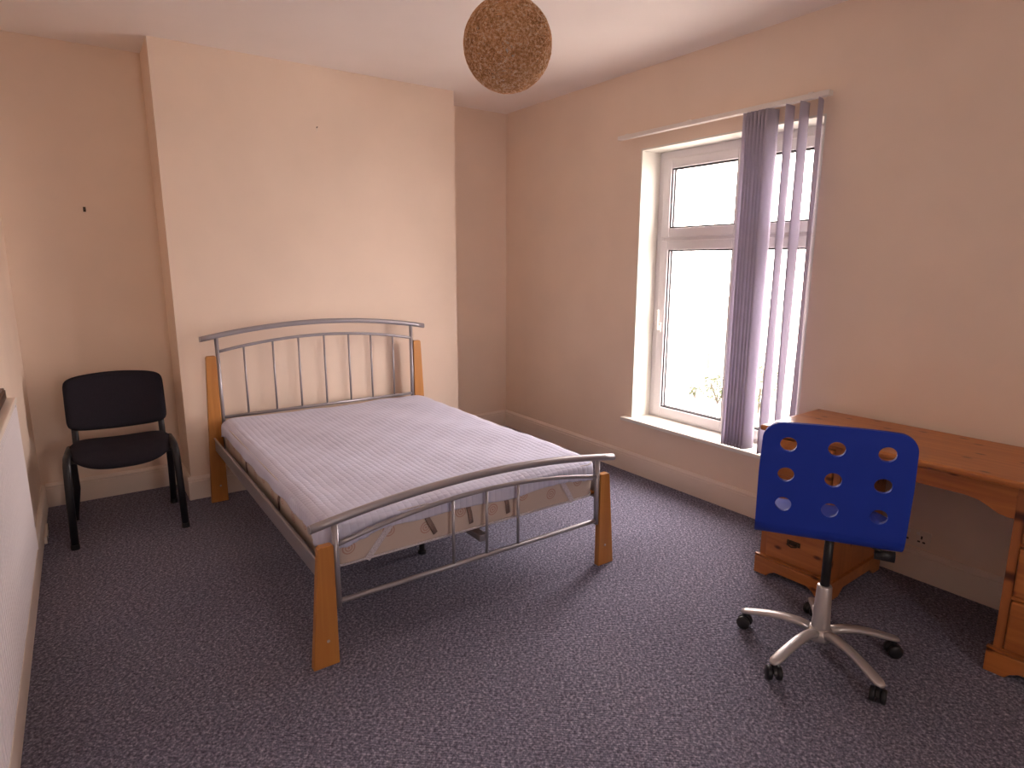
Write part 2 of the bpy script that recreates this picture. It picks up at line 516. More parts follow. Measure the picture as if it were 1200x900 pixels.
# handle on the left casement stile
hy = yb - FW - .022
bm = bx(X0 - .026, X0 - .012, hy - .013, hy + .013, 1.02, 1.085, bev=.005)
box(bm, X0 - .045, X0 - .024, hy - .010, hy + .010, 1.035, 1.060, .004)
box(bm, X0 - .052, X0 - .040, hy - .009, hy + .011, 1.035, 1.175, .005)
wpart('handle', bm, M['white'], sL)
# sill board
bm = bx(W - .045, XF + .02, WY1 - .06, WY0 + .065, ZS - .026, ZS, bev=.006)
wpart('window_sill', bm, M['reveal'])

# ------------------------------------------------------------------ vertical blind
xb = W - 0.055
blind = tag(empty('vertical_blind', (W, 2.5, 2.318)), 'lilac white vertical blind drawn to one side of the window', 'blind')
bi = Matrix.Translation(-blind.location)
def bpart(name, bm, m, parent=None, smooth=False):
    bm.transform(bi); return obj(name, bm, m, parent or blind, smooth)
zr = 2.318
bpart('headrail', bx(xb - .02, xb + .02, 1.765, 3.215, zr - .013, zr + .013, bev=.004), M['white'])
for y in (3.13, 2.62, 1.86):
    bm = bx(xb - .022, W, y - .012, y + .012, zr + .011, zr + .017, bev=.001); bpart('bracket', bm, M['white'])
def vane(y, ang, w=.089, z0=.425, wob=0.0):
    """ang: angle of the vane's face from the window plane, degrees"""
    a = math.radians(ang); dx, dy = math.sin(a), math.cos(a)
    bm = bmesh.new(); rows = 18; cols = 5; grid = []
    z1 = zr - .018
    ph = random.random() * 6
    for i in range(rows + 1):
        t = i / rows; z = z1 + (z0 - z1) * t; row = []
        ww = w
        tw = a + wob * math.sin(t * 5 + ph) * t
        dx, dy = math.sin(tw), math.cos(tw)
        for j in range(cols + 1):
            s = (j / cols - .5) * ww
            bow = .004 * (1 - (2 * j / cols - 1) ** 2)
            row.append(bm.verts.new((xb + dx * s - dy * bow, y + dy * s + dx * bow, z)))
        grid.append(row)
    for i in range(rows):
        for j in range(cols): bm.faces.new((grid[i][j], grid[i][j + 1], grid[i + 1][j + 1], grid[i + 1][j]))
    v = bpart('vane', bm, M['vane'], None, True)
    md = v.modifiers.new('thick', 'SOLIDIFY'); md.thickness = .0007
    bm = bx(xb - .004, xb + .004, y - .003, y + .003, z1 - .01, zr - .010); bpart('hook', bm, M['white'], v)
    bm = bmesh.new(); c = Vector((xb, y, z0 + .012))
    d = Vector((math.sin(a), math.cos(a), 0)); nn = Vector((d.y, -d.x, 0))
    prism(bm, [(-w * .45, -.010), (w * .45, -.010), (w * .45, .010), (-w * .45, .010)], .004, lambda u, q, k: c + d * u + Vector((0, 0, q)) + nn * (k - .002))
    bpart('weight', bm, M['vane'], v)
    return v
for k in range(7): vane(2.077 + .0225 * k, -72 - (k % 3) * 2)
for y, a in ((1.976, -92), (1.896, -90), (1.812, -104)): vane(y, a, wob=.16)

# ------------------------------------------------------------------ bed frame
bed = tag(empty('bed_frame', (1.365, 3.12, 0)), 'grey tubular metal double bed frame with tapered orange wood posts', 'bed')
bedi = Matrix.Translation(-bed.location)
def bp(name, bm, m, parent=None, smooth=False):
    bm.transform(bedi); return obj(name, bm, m, parent or bed, smooth)
XA, XB2 = 0.690, 2.022      # inner faces of posts
def post(side, y, top):
    inner = XA if side < 0 else XB2
    out_t, out_b = .058, .100
    pts = [(0, 0), (out_b, 0), (out_b - .002, .02), (out_t, top - .008), (out_t - .008, top), (.006, top), (0, top - .006)]
    bm = bmesh.new()
    prism(bm, [(inner + side * u, v) for u, v in pts], .032, lambda u, v, w: (u, y - .016 + w, v))
    o = bp('post', bm, M['beech']); bevel_mod(o, .003, 2)
    # screw cap
    bm = bmesh.new(); cx, cz = inner + side * .040, .105
    b = lt([(0, 0), (.006, 0), (.006, .002), (0, .003)], 12); b.transform(Matrix.Translation((cx, y - .016, cz)) @ Matrix.Rotation(PI / 2, 4, 'X'))
    bp('screw', b, M['screw'], o)
YF, YH = 2.125, 4.135
for s in (-1, 1):
    post(s, YF, .482); post(s, YH, .932)
def end_frame(y, zr_end, zr_mid, zt_end, zt_mid, zlow, bars, lowpost):
    top = bp('top_rail', tb(arc_pts(.612, 2.112, zr_end, zr_mid, y), .0165, 16), M['steel'], None, True)
    for x in (.611, 2.113):
        b = lt([(0, -.001), (.0155, -.001), (.0165, .0), (.0165, .004), (0, .005)], 16); b.transform(Matrix.Translation((x - .002, y, zr_end)) @ Matrix.Rotation(PI / 2, 4, 'Y'))
        bp('end_cap', b, M['steel'], top)
    bp('arched_rail', tb(arc_pts(XA + .012, XB2 - .012, zt_end, zt_mid, y), .0095, 12), M['steel'], None, True)
    bp('lower_rail', tb([(XA + .012, y, zlow), (XB2 - .012, y, zlow)], .0105, 12), M['steel'], None, True)
    def zarc(x, e, m, a, b):
        t = (x - a) / (b - a); return e + (m - e) * (1 - (2 * t - 1) ** 2)
    for x in (XA + .012, XB2 - .012):
        bp('upright', tb([(x, y, lowpost), (x, y, zarc(x, zr_end, zr_mid, .612, 2.112))], .0125, 12), M['steel'], None, True)
    for x in bars:
        bp('bar', tb([(x, y, zlow), (x, y, zarc(x, zt_end, zt_mid, XA + .012, XB2 - .012))], .0065, 10), M['steel'], None, True)
end_frame(YF, .553, .618, .470, .544, .243, (1.202, 1.368, 1.535), .225)
end_frame(YH, 1.036, 1.108, .953, 1.020, .540, (.856, 1.033, 1.196, 1.366, 1.537, 1.698, 1.865), .30)
# side rails: L-shaped pressed steel
for s, x in ((-1, .640), (1, 2.085)):
    bm = bmesh.new()
    xo = x; xi = x - s * .004
    box(bm, min(xo, xi), max(xo, xi), YF + .016, YH - .016, .335, .415, .0015, 1)
    xw = x - s * .040
    box(bm, min(xi, xw), max(xi, xw), YF + .016, YH - .016, .338, .342)
    tube(bm, [(x, YF + .016, .415), (x, YH - .016, .415)], .006, 8)
    bp('side_rail', bm, M['steel'])
bp('centre_rail', bx(1.345, 1.385, YF + .02, YH - .02, .300, .330, bev=.002), M['steel'])
for y in (2.75, 3.50):
    bm = tb([(1.365, y, 0), (1.365, y, .31)], .014, 12); lathe(bm, [(0, 0), (.022, 0), (.022, .012), (.014, .016)], 14, (1.365, y, 0))
    bp('centre_leg', bm, M['black_plastic'], None, False)
for i in range(14):
    y = 2.24 + i * .134
    bp('slat', bx(.645, 2.080, y - .03, y + .03, .3425, .352, bev=.002), M['beech'])

# ------------------------------------------------------------------ mattress + protector
MX0, MX1, MY0, MY1 = .682, 2.048, 2.172, 4.078
MZ0, MZ1 = .3535, .528
mat_o = tag(empty('mattress', (MX0, MY0, MZ0)), 'cream mattress with pink spiral motifs on the bed frame', 'mattress')
def rrect(x0, x1, y0, y1, r, n=6):
    pts = []
    for cx, cy_, a0 in ((x1 - r, y1 - r, 0), (x0 + r, y1 - r, 90), (x0 + r, y0 + r, 180), (x1 - r, y0 + r, 270)):
        for i in range(n + 1):
            a = math.radians(a0 + 90 * i / n); pts.append((cx + r * math.cos(a), cy_ + r * math.sin(a)))
    return pts
def loft(rings, cap0=True, cap1=True):
    bm = bmesh.new(); vs = [[bm.verts.new(p) for p in ring] for ring in rings]; n = len(vs[0])
    for a, b in zip(vs, vs[1:]):
        for i in range(n): bm.faces.new((a[i], a[(i + 1) % n], b[(i + 1) % n], b[i]))
    if cap0: bm.faces.new(vs[0][::-1])
    if cap1: bm.faces.new(vs[-1])
    return bm
rings = []
hh = MZ1 - MZ0
for t, ins in ((0, .012), (.02, .003), (.10, 0), (.5, -.004), (.90, 0), (.98, .003), (1, .012)):
    rings.append([(x - MX0, y - MY0, t * hh) for x, y in rrect(MX0 + ins, MX1 - ins, MY0 + ins, MY1 - ins, .07)])
obj('body', loft(rings), M['ticking'], mat_o, True)
for zp in (.006, hh - .006):
    pts = [(x - MX0, y - MY0, zp) for x, y in rrect(MX0 - .001, MX1 + .001, MY0 - .001, MY1 + .001, .07)]
    obj('piping', tb(pts + [pts[0]], .005, 8, caps=False), M['strap'], mat_o, True)
for xh, lean in ((1.115, .05), (1.305, .02), (1.50, .02)):
    bm = bmesh.new(); pts = [(xh - lean / 2 - MX0, -.005, .135), (xh - MX0, -.011, .085), (xh + lean / 2 - MX0, -.005, .035)]
    tube(bm, pts, .011, 8, r2=.0025, ref=(1, 0, 0)); obj('handle', bm, M['handle_tape'], mat_o, True)
for yh in (.62, 1.25):
    bm = bmesh.new(); tube(bm, [(-.004, yh - .02, .13), (-.010, yh, .085), (-.004, yh + .02, .03)], .011, 8, r2=.0025, ref=(0, 1, 0)); obj('handle', bm, M['handle_tape'], mat_o, True)

prot = tag(empty('mattress_protector', (MX0, MY0, MZ1)), 'white quilted mattress protector strapped over the mattress', 'mattress protector')
# cloth: top with soft lumps, edge turned down over the sides and ending in a wavy hem
bm = bmesh.new()
NX, NY = 96, 132
wx, wy = MX1 - MX0, MY1 - MY0
drop = .056
def pz(u, v):
    x, y = u * wx, v * wy
    return .010 + .004 * math.sin(x * 5 + 1) * math.sin(y * 4) + .003 * math.sin(x * 13 + y * 7) + .0022 * math.sin(y * 31 - x * 9) * math.sin(x * 17)
def hem(s, k):
    return 1 + .10 * math.sin(s * 6 + k) + .05 * math.sin(s * 19 + k * 2)
ED = 9
def pos(i, j):
    # i,j in extended grid: -ED..NX+ED
    ci = min(max(i, 0), NX); cj = min(max(j, 0), NY)
    du, dv = i - ci, j - cj
    x, y = ci / NX * wx, cj / NY * wy
    # shrink edges in so the corner rounds over
    R = .012
    z = pz(ci / NX, cj / NY)
    edge = min(ci / NX * wx, (NX - ci) / NX * wx, cj / NY * wy, (NY - cj) / NY * wy)
    if edge < .05: z -= .014 * (1 - edge / .05) ** 2
    # rounded plan corners
    rc = .07
    for cx, sx in ((rc, -1), (wx - rc, 1)):
        for cyy, sy in ((rc, -1), (wy - rc, 1)):
            if (x - cx) * sx > 0 and (y - cyy) * sy > 0:
                ax, ay = abs(x - cx), abs(y - cyy); m = max(ax, ay); l = math.hypot(ax, ay)
                if l > 0: x = cx + (x - cx) * m / l; y = cyy + (y - cyy) * m / l
    if du or dv:
        k = max(abs(du), abs(dv)) / ED
        s = (x + y)
        d = drop * hem(s, 1.0 if du else 2.6)
        # near corners it is pulled up and gathered
        cd = min(math.hypot(x - a, y - b) for a in (0, wx) for b in (0, wy))
        g = max(0, 1 - cd / .36)
        d *= 1 + .75 * max(0, 1 - cd / .22)
        wr = (.006 * math.sin(s * 95) + .004 * math.sin(s * 163 + 2)) * (g ** .6) * k + .003 * math.sin(s * 22) * k
        nx = (du > 0) - (du < 0); ny = (dv > 0) - (dv < 0); ln = math.hypot(nx, ny)
        off = .0085 + .004 * math.sin(min(1, k * 2) * PI / 2) + wr
        off = max(off, .0075)
        x += nx / ln * off; y += ny / ln * off
        z -= d * k
    return (x, y, z)
vv = {}
for i in range(-ED, NX + ED + 1):
    for j in range(-ED, NY + ED + 1):
        ii = i < 0 or i > NX; jj = j < 0 or j > NY
        if ii and jj: continue
        vv[i, j] = bm.verts.new(pos(i, j))
for (i, j), v in list(vv.items()):
    q = [vv.get(k) for k in ((i, j), (i + 1, j), (i + 1, j + 1), (i, j + 1))]
    if all(q): bm.faces.new(q)
# close the corners
for a, b, si, sj in ((0, 0, -1, -1), (NX, 0, 1, -1), (0, NY, -1, 1), (NX, NY, 1, 1)):
    for k in range(ED):
        q = [vv[a + si * k, b], vv[a + si * (k + 1), b], vv[a, b + sj * (k + 1)], vv[a, b + sj * k]]
        q2 = []
        for w_ in q:
            if w_ not in q2: q2.append(w_)
        bm.faces.new(q2)
cl = obj('cover', bm, M['quilt'], prot, True)
md = cl.modifiers.new('thick', 'SOLIDIFY'); md.thickness = .004; md.offset = 1
# elastic corner straps
for sx in (0, 1):
    for sy in (0, 1):
        x0 = .265 if sx == 0 else wx - .235; x1 = .155 if sx == 0 else wx - .160
        yy = -.008 if sy == 0 else wy + .008
        bm = tb([(x0, yy, -.045), ((x0 + x1) / 2, yy, -.105), (x1, yy, -.170)], .013, 8, r2=.0015, ref=(1, 0, 0))
        obj('strap', bm, M['strap'], prot)

# ------------------------------------------------------------------ black visitor chair
ch = tag(empty('visitor_chair', (.140, 3.830, 0), math.radians(-2.0)), 'black upholstered stacking chair with black tube legs in the alcove', 'chair')
hw = .262
def side_curve(s):
    x = s * hw
    fl = [(x, 0, 0), (x - s * .004, .012, .25), (x - s * .008, .022, .40), (x - s * .010, .034, .450), (x - s * .012, .062, .478), (x - s * .014, .10, .486)]
    return fl
for s in (-1, 1):
    x = s * hw
    f = side_curve(s)
    fl = [tuple(a) for a in f] + [(x - s * .016, .20, .482), (x - s * .018, .33, .470)]
    obj('leg', tb(fl, .0185, 12, r2=.012, ref=(1, 0, 0)), M['black_metal'], ch, True)
    xr_ = x - s * .020 if s > 0 else x - .012
    rl = [(xr_, .455, 0), (x - s * .018, .425, .20), (x - s * .018, .385, .40), (x - s * .018, .345, .462), (x - s * .018, .30, .474)]
    obj('leg', tb(rl, .0185, 12, r2=.012, ref=(1, 0, 0)), M['black_metal'], ch, True)
    for (px, py) in ((x, 0), (xr_, .455)):
        obj('foot_cap', lt([(0, 0), (.021, 0), (.0205, .025), (0, .026)], 14, (px, py, 0)), M['black_plastic'], ch)
    ub = [(x - s * .045, .33, .445), (x - s * .045, .395, .470), (x - s * .045, .425, .55), (x - s * .047, .445, .66), (x - s * .05, .465, .74)]
    obj('upright', tb(ub, .0165, 12, r2=.010, ref=(1, 0, 0)), M['black_metal'], ch, True)
for y in (.08, .36):
    obj('cross_bar', tb([(-hw + .012, y, .452), (hw - .012, y, .452)], .011, 10), M['black_metal'], ch, True)
# seat cushion: rounded slab, front edge rolled down
def cushion(w, d, th, fn, n=34, m=26, p=3.4):
    bm = bmesh.new()
    top = {}; bot = {}
    for i in range(n + 1):
        for j in range(m + 1):
            u, v = 2 * i / n - 1, 2 * j / m - 1
            # square to superellipse
            a = max(abs(u), abs(v)); l = (abs(u) ** p + abs(v) ** p) ** (1 / p)
            k = a / l if l > 0 else 1
            uu, v2 = u * k, v * k
            t = th / 2 * max(0, 1 - a ** 6) ** .5
            top[i, j] = bm.verts.new(fn(uu * w / 2, v2 * d / 2, t))
            edge = i in (0, n) or j in (0, m)
            bot[i, j] = top[i, j] if edge else bm.verts.new(fn(uu * w / 2, v2 * d / 2, -t * .8))
    for i in range(n):
        for j in range(m):
            bm.faces.new((top[i, j], top[i + 1, j], top[i + 1, j + 1], top[i, j + 1]))
            bm.faces.new((bot[i, j + 1], bot[i + 1, j + 1], bot[i + 1, j], bot[i, j]))
    return bm
def seatf(x, y, t):
    z = .462 - .05 * max(0, -y / .21) ** 2.5 + .02 * (x / .24) ** 2 + .010 * max(0, y / .21)
    return (x, y + .205, z + t)
obj('seat', cushion(.492, .43, .055, seatf), M['black_fabric'], ch, True)
def backf(x, z, t):
    yy = .452 - .045 * (x / .25) ** 2 * -1 * -1 + .05 * (z / .16)
    zz = z
    # bottom edge hangs lower in the middle, top arches
    zz += (.022 * (1 - (x / .25) ** 2)) * (1 if z > 0 else -1) * abs(z / .15)
    return (x, yy - t + .018, .695 + zz)
b = cushion(.500, .285, .045, backf, p=9)
obj('backrest', b, M['black_fabric'], ch, True)
def backf2(x, z, t): 
    q = backf(x * .97, z * .96, 0); return (q[0], q[1] + .018 + abs(t) * .4, q[2])
obj('back_shell', cushion(.500, .285, .03, backf2, p=9), M['black_plastic'], ch, True)

# ------------------------------------------------------------------ desk
desk = tag(empty('pine_desk', (2.607, 1.655, 0), math.radians(2.0)), 'antique pine pedestal desk with drawers beneath the window wall', 'desk')
# local: x depth from front edge to wall, y negative along the front
DL, DD, DT = 1.33, .548, .747
def dp(name, bm, m, parent=None, smooth=False): return obj(name, bm, m, parent or desk, smooth)
o = dp('desk_top', bx(0, DD, -DL, 0, DT - .026, DT, bev=.009, seg=3), M['pineY'])
def pedestal(y1, y0):
    # body
    xf = .034
    bm = bmesh.new()
    box(bm, xf + .016, DD - .02, y0, y1, .075, DT - .026, .002, 1)
    body = dp('pedestal', bm, M['pineZ'])
    # face frame stiles and rails
    for (a, b) in ((y1 - .030, y1), (y0, y0 + .030)):
        dp('stile', bx(xf, xf + .016, a, b, .085, DT - .026, bev=.0015), M['pineZ'], body)
    zs = [.090, .300, .505, .700]
    for z in (zs[0], zs[1], zs[2], zs[3]):
        dp('rail', bx(xf, xf + .016, y0 + .030, y1 - .030, z, z + .014, bev=.0015), M['pineYd'], body)
    for k in range(3):
        za_, zb_ = zs[k] + .017, zs[k + 1] - .003
        dr = dp('drawer', bx(xf - .012, xf + .016, y0 + .033, y1 - .033, za_, zb_, bev=.006), M['pineYd'])
        yc, zc = (y0 + y1) / 2, (za_ + zb_) / 2 + .01
        hb = bmesh.new()
        box(hb, xf - .015, xf - .012, yc - .032, yc + .032, zc - .012, zc + .012, .001, 1)
        tube(hb, [(xf - .015, yc - .024, zc + .004), (xf - .030, yc - .022, zc - .006), (xf - .034, yc, zc - .012), (xf - .030, yc + .022, zc - .006), (xf - .015, yc + .024, zc + .004)], .0035, 8)
        dp('drawer_pull', hb, M['brass'], dr, True)
    # plinth with bracket feet, scalloped between
    yw = y1 - y0 + .030; a0 = y0 - .015
    out = [(0, 0), (0, .085), (yw, .085), (yw, 0), (yw - .065, 0), (yw - .080, .018), (yw - .105, .032), (.105, .032), (.080, .018), (.065, 0)]
    bm = bmesh.new(); prism(bm, out, .018, lambda u, v, w: (xf - .018 + w, a0 + u, v))
    bevel_mod(dp('plinth_front', bm, M['pineYd'], body), .002, 1)
    bm = bmesh.new(); prism(bm, [(0, 0), (.012, 0), (.018, .008), (.018, .014), (0, .014)], yw, lambda u, v, w: (xf - .018 - .0 + (.018 - u), a0 + w, .085 + v))
    dp('plinth_moulding', bm, M['pineYd'], body)
    dwid = DD - .02 - xf
    side = [(0, 0), (0, .085), (dwid, .085), (dwid, 0), (dwid - .07, 0), (dwid - .11, .032), (.11, .032), (.07, 0)]
    for yy in (y0 - .015, y1):
        bm = bmesh.new(); prism(bm, side, .015, lambda u, v, w: (xf + u, yy + w, v)); dp('plinth_side', bm, M['pineYd'], body)
pedestal(-.035, -.375)
pedestal(-DL + .345, -DL + .020)
# apron over the knee hole with swept ends
ya_, yb_ = -DL + .345, -.375
ln_ = yb_ - ya_
out = [(0, DT - .026), (0, .600)]
out += [(.02, .600), (.05, .606), (.09, .628), (.12, .640), (.16, .645), (ln_ - .16, .645), (ln_ - .12, .640), (ln_ - .09, .628), (ln_ - .05, .606), (ln_ - .02, .600), (ln_, .600), (ln_, DT - .026)]
bm = bmesh.new(); prism(bm, out, .018, lambda u, v, w: (.036 + w, ya_ + u, v)); dp('apron', bm, M['pineYd'])

# ------------------------------------------------------------------ blue swivel chair
CX, CY = 2.240, 1.095
sw = tag(empty('swivel_chair', (CX, CY, 0)), 'blue lacquered swivel chair with nine round holes in its back', 'chair')
uu = Vector((.527, -.85, 0)).normalized()
nn = Vector((-.85, -.527, 0)).normalized()      # out of the back, towards the room
B = Vector((2.045, 1.012, .568)) - Vector((CX, CY, 0))
tilt = math.radians(7)
vv_ = nn * math.sin(tilt) + Vector((0, 0, math.cos(tilt)))
mm = uu.cross(vv_); mm.normalize()
if mm.dot(nn) < 0: mm = -mm
HWB, HB, TH = .229, .405, .013
bm = bmesh.new()
def arc(cx, cy_, r, a0, a1, n): return [(cx + r * math.cos(math.radians(a0 + (a1 - a0) * i / n)), cy_ + r * math.sin(math.radians(a0 + (a1 - a0) * i / n))) for i in range(n + 1)]
outl = arc(HWB - .062, HB - .062, .062, 0, 90, 10) + [(x, HB + .004 * (1 - (x / .18) ** 2)) for x in (.12, .06, 0, -.06, -.12)] + arc(-HWB + .062, HB - .062, .062, 90, 180, 10) + [(-HWB - .004, .22), (-HWB - .003, .022), (HWB + .003, .022), (HWB + .004, .22)]
holes = []
for cy_ in (.105, .218, .330):
    for cx in (-.146, 0, .146): holes.append([(cx + .0265 * math.cos(2 * PI * k / 24), cy_ + .0265 * math.sin(2 * PI * k / 24)) for k in range(24)])
edges = []
for lp in [outl] + holes:
    vs = [bm.verts.new((x, y, 0)) for x, y in lp]
    edges += [bm.edges.new((vs[k], vs[(k + 1) % len(vs)])) for k in range(len(vs))]
bmesh.ops.triangle_fill(bm, use_beauty=True, use_dissolve=False, edges=edges)
for v in bm.verts:
    x, y, _ = v.co
    v.co = B + uu * x + vv_ * y - mm * (.018 * (1 - (x / HWB) ** 2)) * 0 
back = obj('backrest', bm, M['blue'], sw)
back.data.materials.append(M['ply_edge'])
if back.data.polygons[0].normal.dot(mm) < 0: back.data.flip_normals()
md = back.modifiers.new('thick', 'SOLIDIFY'); md.thickness = TH; md.offset = -1; md.material_offset_rim = 0; md.use_rim = True
# seat: bends out of the foot of the back, runs forward under the sitter
B = B + vv_ * .024 - mm * (TH / 2)
prof = [(-.0012, .012), (.001, 0), (.004, -.016), (.014, -.032), (.030, -.043), (.050, -.048), (.12, -.050), (.22, -.050), (.32, -.046), (.375, -.048), (.400, -.056), (.412, -.070)]
bm = bmesh.new(); rows = []
for k, (d, z) in enumerate(prof):
    wd = HWB + .003 if d < .30 else HWB - .16 * ((d - .30) / .112) ** 2.2 * .55
    rows.append([bm.verts.new(B - nn * d + Vector((0, 0, z)) + uu * (wd * (2 * i / 12 - 1))) for i in range(13)])
for a, b in zip(rows, rows[1:]):
    for i in range(12): bm.faces.new((a[i], a[i + 1], b[i + 1], b[i]))
seat = obj('seat', bm, M['blue'], sw, True)
seat.data.materials.append(M['ply_edge'])
md = seat.modifiers.new('thick', 'SOLIDIFY'); md.thickness = TH - .0006; md.offset = 0; md.material_offset_rim = 1
# mechanism under the seat
bm = bmesh.new(); box(bm, -.05, .16, -.085, .085, .495, .532, .008)
bm.transform(Matrix.Rotation(math.atan2(-nn.y, -nn.x), 4, 'Z')); obj('mechanism', bm, M['black_plastic'], sw)
bm = bmesh.new(); st = uu * .08 + Vector((0, 0, .500)); en = uu * .205 + Vector((0, 0, .446))
tube(bm, [st, en], .006, 8); tube(bm, [en - uu * .055, en + uu * .01], [.018, .022], 10, r2=.014); obj('lever', bm, M['black_plastic'], sw, True)
# column
obj('gas_lift', lt([(0, .255), (.0165, .255), (.0165, .520), (0, .520)], 20), M['black_plastic'], sw, True)
obj('column', lt([(0, .080), (.036, .080), (.034, .110), (.0265, .285), (.024, .290), (0, .290)], 24), M['silver'], sw, True)
base = obj('star_base', lt([(0, .070), (.046, .070), (.050, .078), (.048, .100), (.036, .118), (0, .120)], 24), M['silver'], sw, True)
for k in range(5):
    a = math.radians(34 + 72 * k); d = Vector((math.cos(a), math.sin(a), 0))
    side = Vector((-d.y, d.x, 0))
    prof = [(.03, .098, .0215, .016), (.08, .108, .020, .014), (.14, .107, .0195, .012), (.20, .096, .020, .011), (.25, .083, .021, .010), (.285, .074, .020, .009), (.300, .071, .012, .006)]
    bm = bmesh.new(); rg = []
    for (rr, z, wd, th) in prof:
        c = d * rr + Vector((0, 0, z)); ring = []
        for q in range(12):
            an = 2 * PI * q / 12; cc, ss = math.cos(an), math.sin(an)
            ring.append(bm.verts.new(c + side * (wd * (abs(cc) ** .6) * (1 if cc >= 0 else -1)) + Vector((0, 0, th * (abs(ss) ** .8) * (1 if ss >= 0 else -1)))))
        rg.append(ring)
    for p0, p1 in zip(rg, rg[1:]):
        for q in range(12): bm.faces.new((p0[q], p0[(q + 1) % 12], p1[(q + 1) % 12], p1[q]))
    bm.faces.new(rg[0]); bm.faces.new(rg[-1][::-1])
    arm = obj('base_arm', bm, M['silver'], sw, True)
    # twin-wheel caster
    cp = d * .285
    rot = Matrix.Rotation(a + .9 * ((k % 3) - 1), 4, 'Z')
    cs = empty('caster', (0, 0, 0)); cs.parent = sw
    bmh = bmesh.new(); lathe(bmh, [(0, .028), (.011, .028), (.011, .070), (0, .070)], 12)
    b2 = bmesh.new()
    prism(b2, arc(0, .0275, .0275, 10, 170, 12), .012, lambda u, v, w: (u, w - .006, v)); merge(bmh, b2)
    bmh.transform(Matrix.Translation(cp) @ rot)
    bpy.data.objects.remove(cs)
    cst = obj('caster', bmh, M['black_plastic'], sw)
    for s in (-1, 1):
        w_ = lt([(0, 0), (.018, 0), (.024, .002), (.0265, .006), (.0265, .016), (.024, .019), (0, .020)], 22)
        w_.transform(Matrix.Translation(cp) @ rot @ Matrix.Translation((0, s * .017, .0268)) @ Matrix.Rotation(-s * PI / 2, 4, 'X') @ Matrix.Translation((0, 0, -.010)))
        obj('wheel', w_, M['black_plastic'], cst, True)

# ------------------------------------------------------------------ radiator on the left wall
RA = math.atan(.0102)
RY0, RY1 = 0.55, 3.245
RZ0, RZ1 = .262, .945
rad = tag(empty('radiator', (xl(RY1) + .008, RY1, RZ0), RA * 0), 'long white ribbed panel radiator on the left wall', 'radiator')
sk = -.0102
def rp(name, bm, m, parent=None, smooth=False):
    # local y runs back towards the viewer's end; follow the wall's slight skew
    for v in bm.verts: v.co.x += v.co.y * .0102
    return obj(name, bm, m, parent or rad, smooth)
LEN = RY1 - RY0; RH = RZ1 - RZ0
bm = bmesh.new()
pit = .0333; nrib = int(LEN / pit)
prof = []
for k in range(nrib):
    y = -k * pit
    prof += [(0.040, y), (0.040, y - .004), (.0475, y - .010), (.0475, y - .023), (.040, y - .029)]
prof.append((.040, -LEN))
zz = [0.0, .012, .03, RH - .055, RH - .035, RH - .03]
for (z0, z1, k0, k1) in ((.0, .03, 0, 1), (.03, RH - .055, 1, 1), (RH - .055, RH - .03, 1, 0)):
    a = [bm.verts.new((.040 + (x - .040) * k0, y, z0)) for x, y in prof]; b = [bm.verts.new((.040 + (x - .040) * k1, y, z1)) for x, y in prof]
    for i in range(len(prof) - 1): bm.faces.new((a[i], a[i + 1], b[i + 1], b[i]))
bmesh.ops.remove_doubles(bm, verts=bm.verts[:], dist=1e-5)
rp('front_panel', bm, M['radiator'])
bm = bx(.012, .0395, -LEN, 0, 0, RH - .03); rp('body', bm, M['radiator'])
bm = bx(.004, .050, -LEN - .004, .004, RH - .024, RH, bev=.004); tg = rp('top_grille', bm, M['gloss'])
bm = bx(.010, .044, -LEN - .002, .0005, RH - .031, RH - .0235); rp('shadow_strip', bm, M['dark_slot'], tg)  # dark strip standing in for the shadow under the top grille
for y in (.0, -LEN - .004): rp('end_panel', bx(.008, .046, y, y + .004, .004, RH - .031, bev=.0015), M['radiator'])
for y in (-.25, -LEN + .25): rp('wall_bracket', bx(-.007, .014, y - .015, y + .015, .05, RH - .1), M['radiator'])
# valve and pipe at the far bottom corner
bm = tb([(.026, .004, .020), (.026, .022, .020)], .007, 10); lathe(bm, [(0, -.03), (.010, -.03), (.011, .010), (.008, .014), (.008, .03), (0, .031)], 14, (.026, .022, .020))
vl = rp('valve', bm, M['white'], None, True)
rp('pipe', tb([(.026, .022, -.005), (-.006, .022, -.005)], .0065, 10), M['gloss'], vl, True)

wb = tag(empty('wooden_strip', (xl(3.19) + .012, 3.19, RZ1 + .001)), 'dark brown wooden strip standing on the radiator top', 'wood strip')
bm = bx(0, .016, -.95, 0, 0, .050, bev=.002)
for v in bm.verts: v.co.x += v.co.y * .0102
obj('strip', bm, M['darkwood'], wb)
bm = bx(.016, .020, -.948, -.002, .008, .042, bev=.0015)
for v in bm.verts: v.co.x += v.co.y * .0102
obj('raised_bead', bm, M['darkwood'], wb)

# ------------------------------------------------------------------ pendant lamp
t_ = 2.85
PC = Vector((.5445, .784, .3005)) * t_ + Vector((0, 0, 1.5))
BR = .178
lamp = tag(empty('pendant_lamp', (PC.x, PC.y, H)), 'round woven tan twine pendant shade hanging from the ceiling', 'lamp')
zc = PC.z - H
obj('ceiling_rose', lt([(0, 0), (.05, 0), (.05, -.008), (.042, -.022), (.012, -.030), (0, -.030)], 24), M['white'], lamp, True)
obj('cord', tb([(0, 0, -.028), (0, 0, zc + BR * .55)], .0035, 8), M['white'], lamp)
hold = obj('bulb_holder', lt([(0, .055), (.012, .055), (.018, .045), (.019, 0), (.022, -.004), (.022, -.014), (0, -.014)], 18, (0, 0, zc + .05)), M['white'], lamp, True)
obj('bulb', lt([(0, -.11), (.018, -.106), (.029, -.090), (.031, -.074), (.026, -.054), (.015, -.034), (.0125, -.012), (0, -.010)], 18, (0, 0, zc + .05)), M['bulb'], hold, True)
bm = bmesh.new()
rnd = random.Random(3)
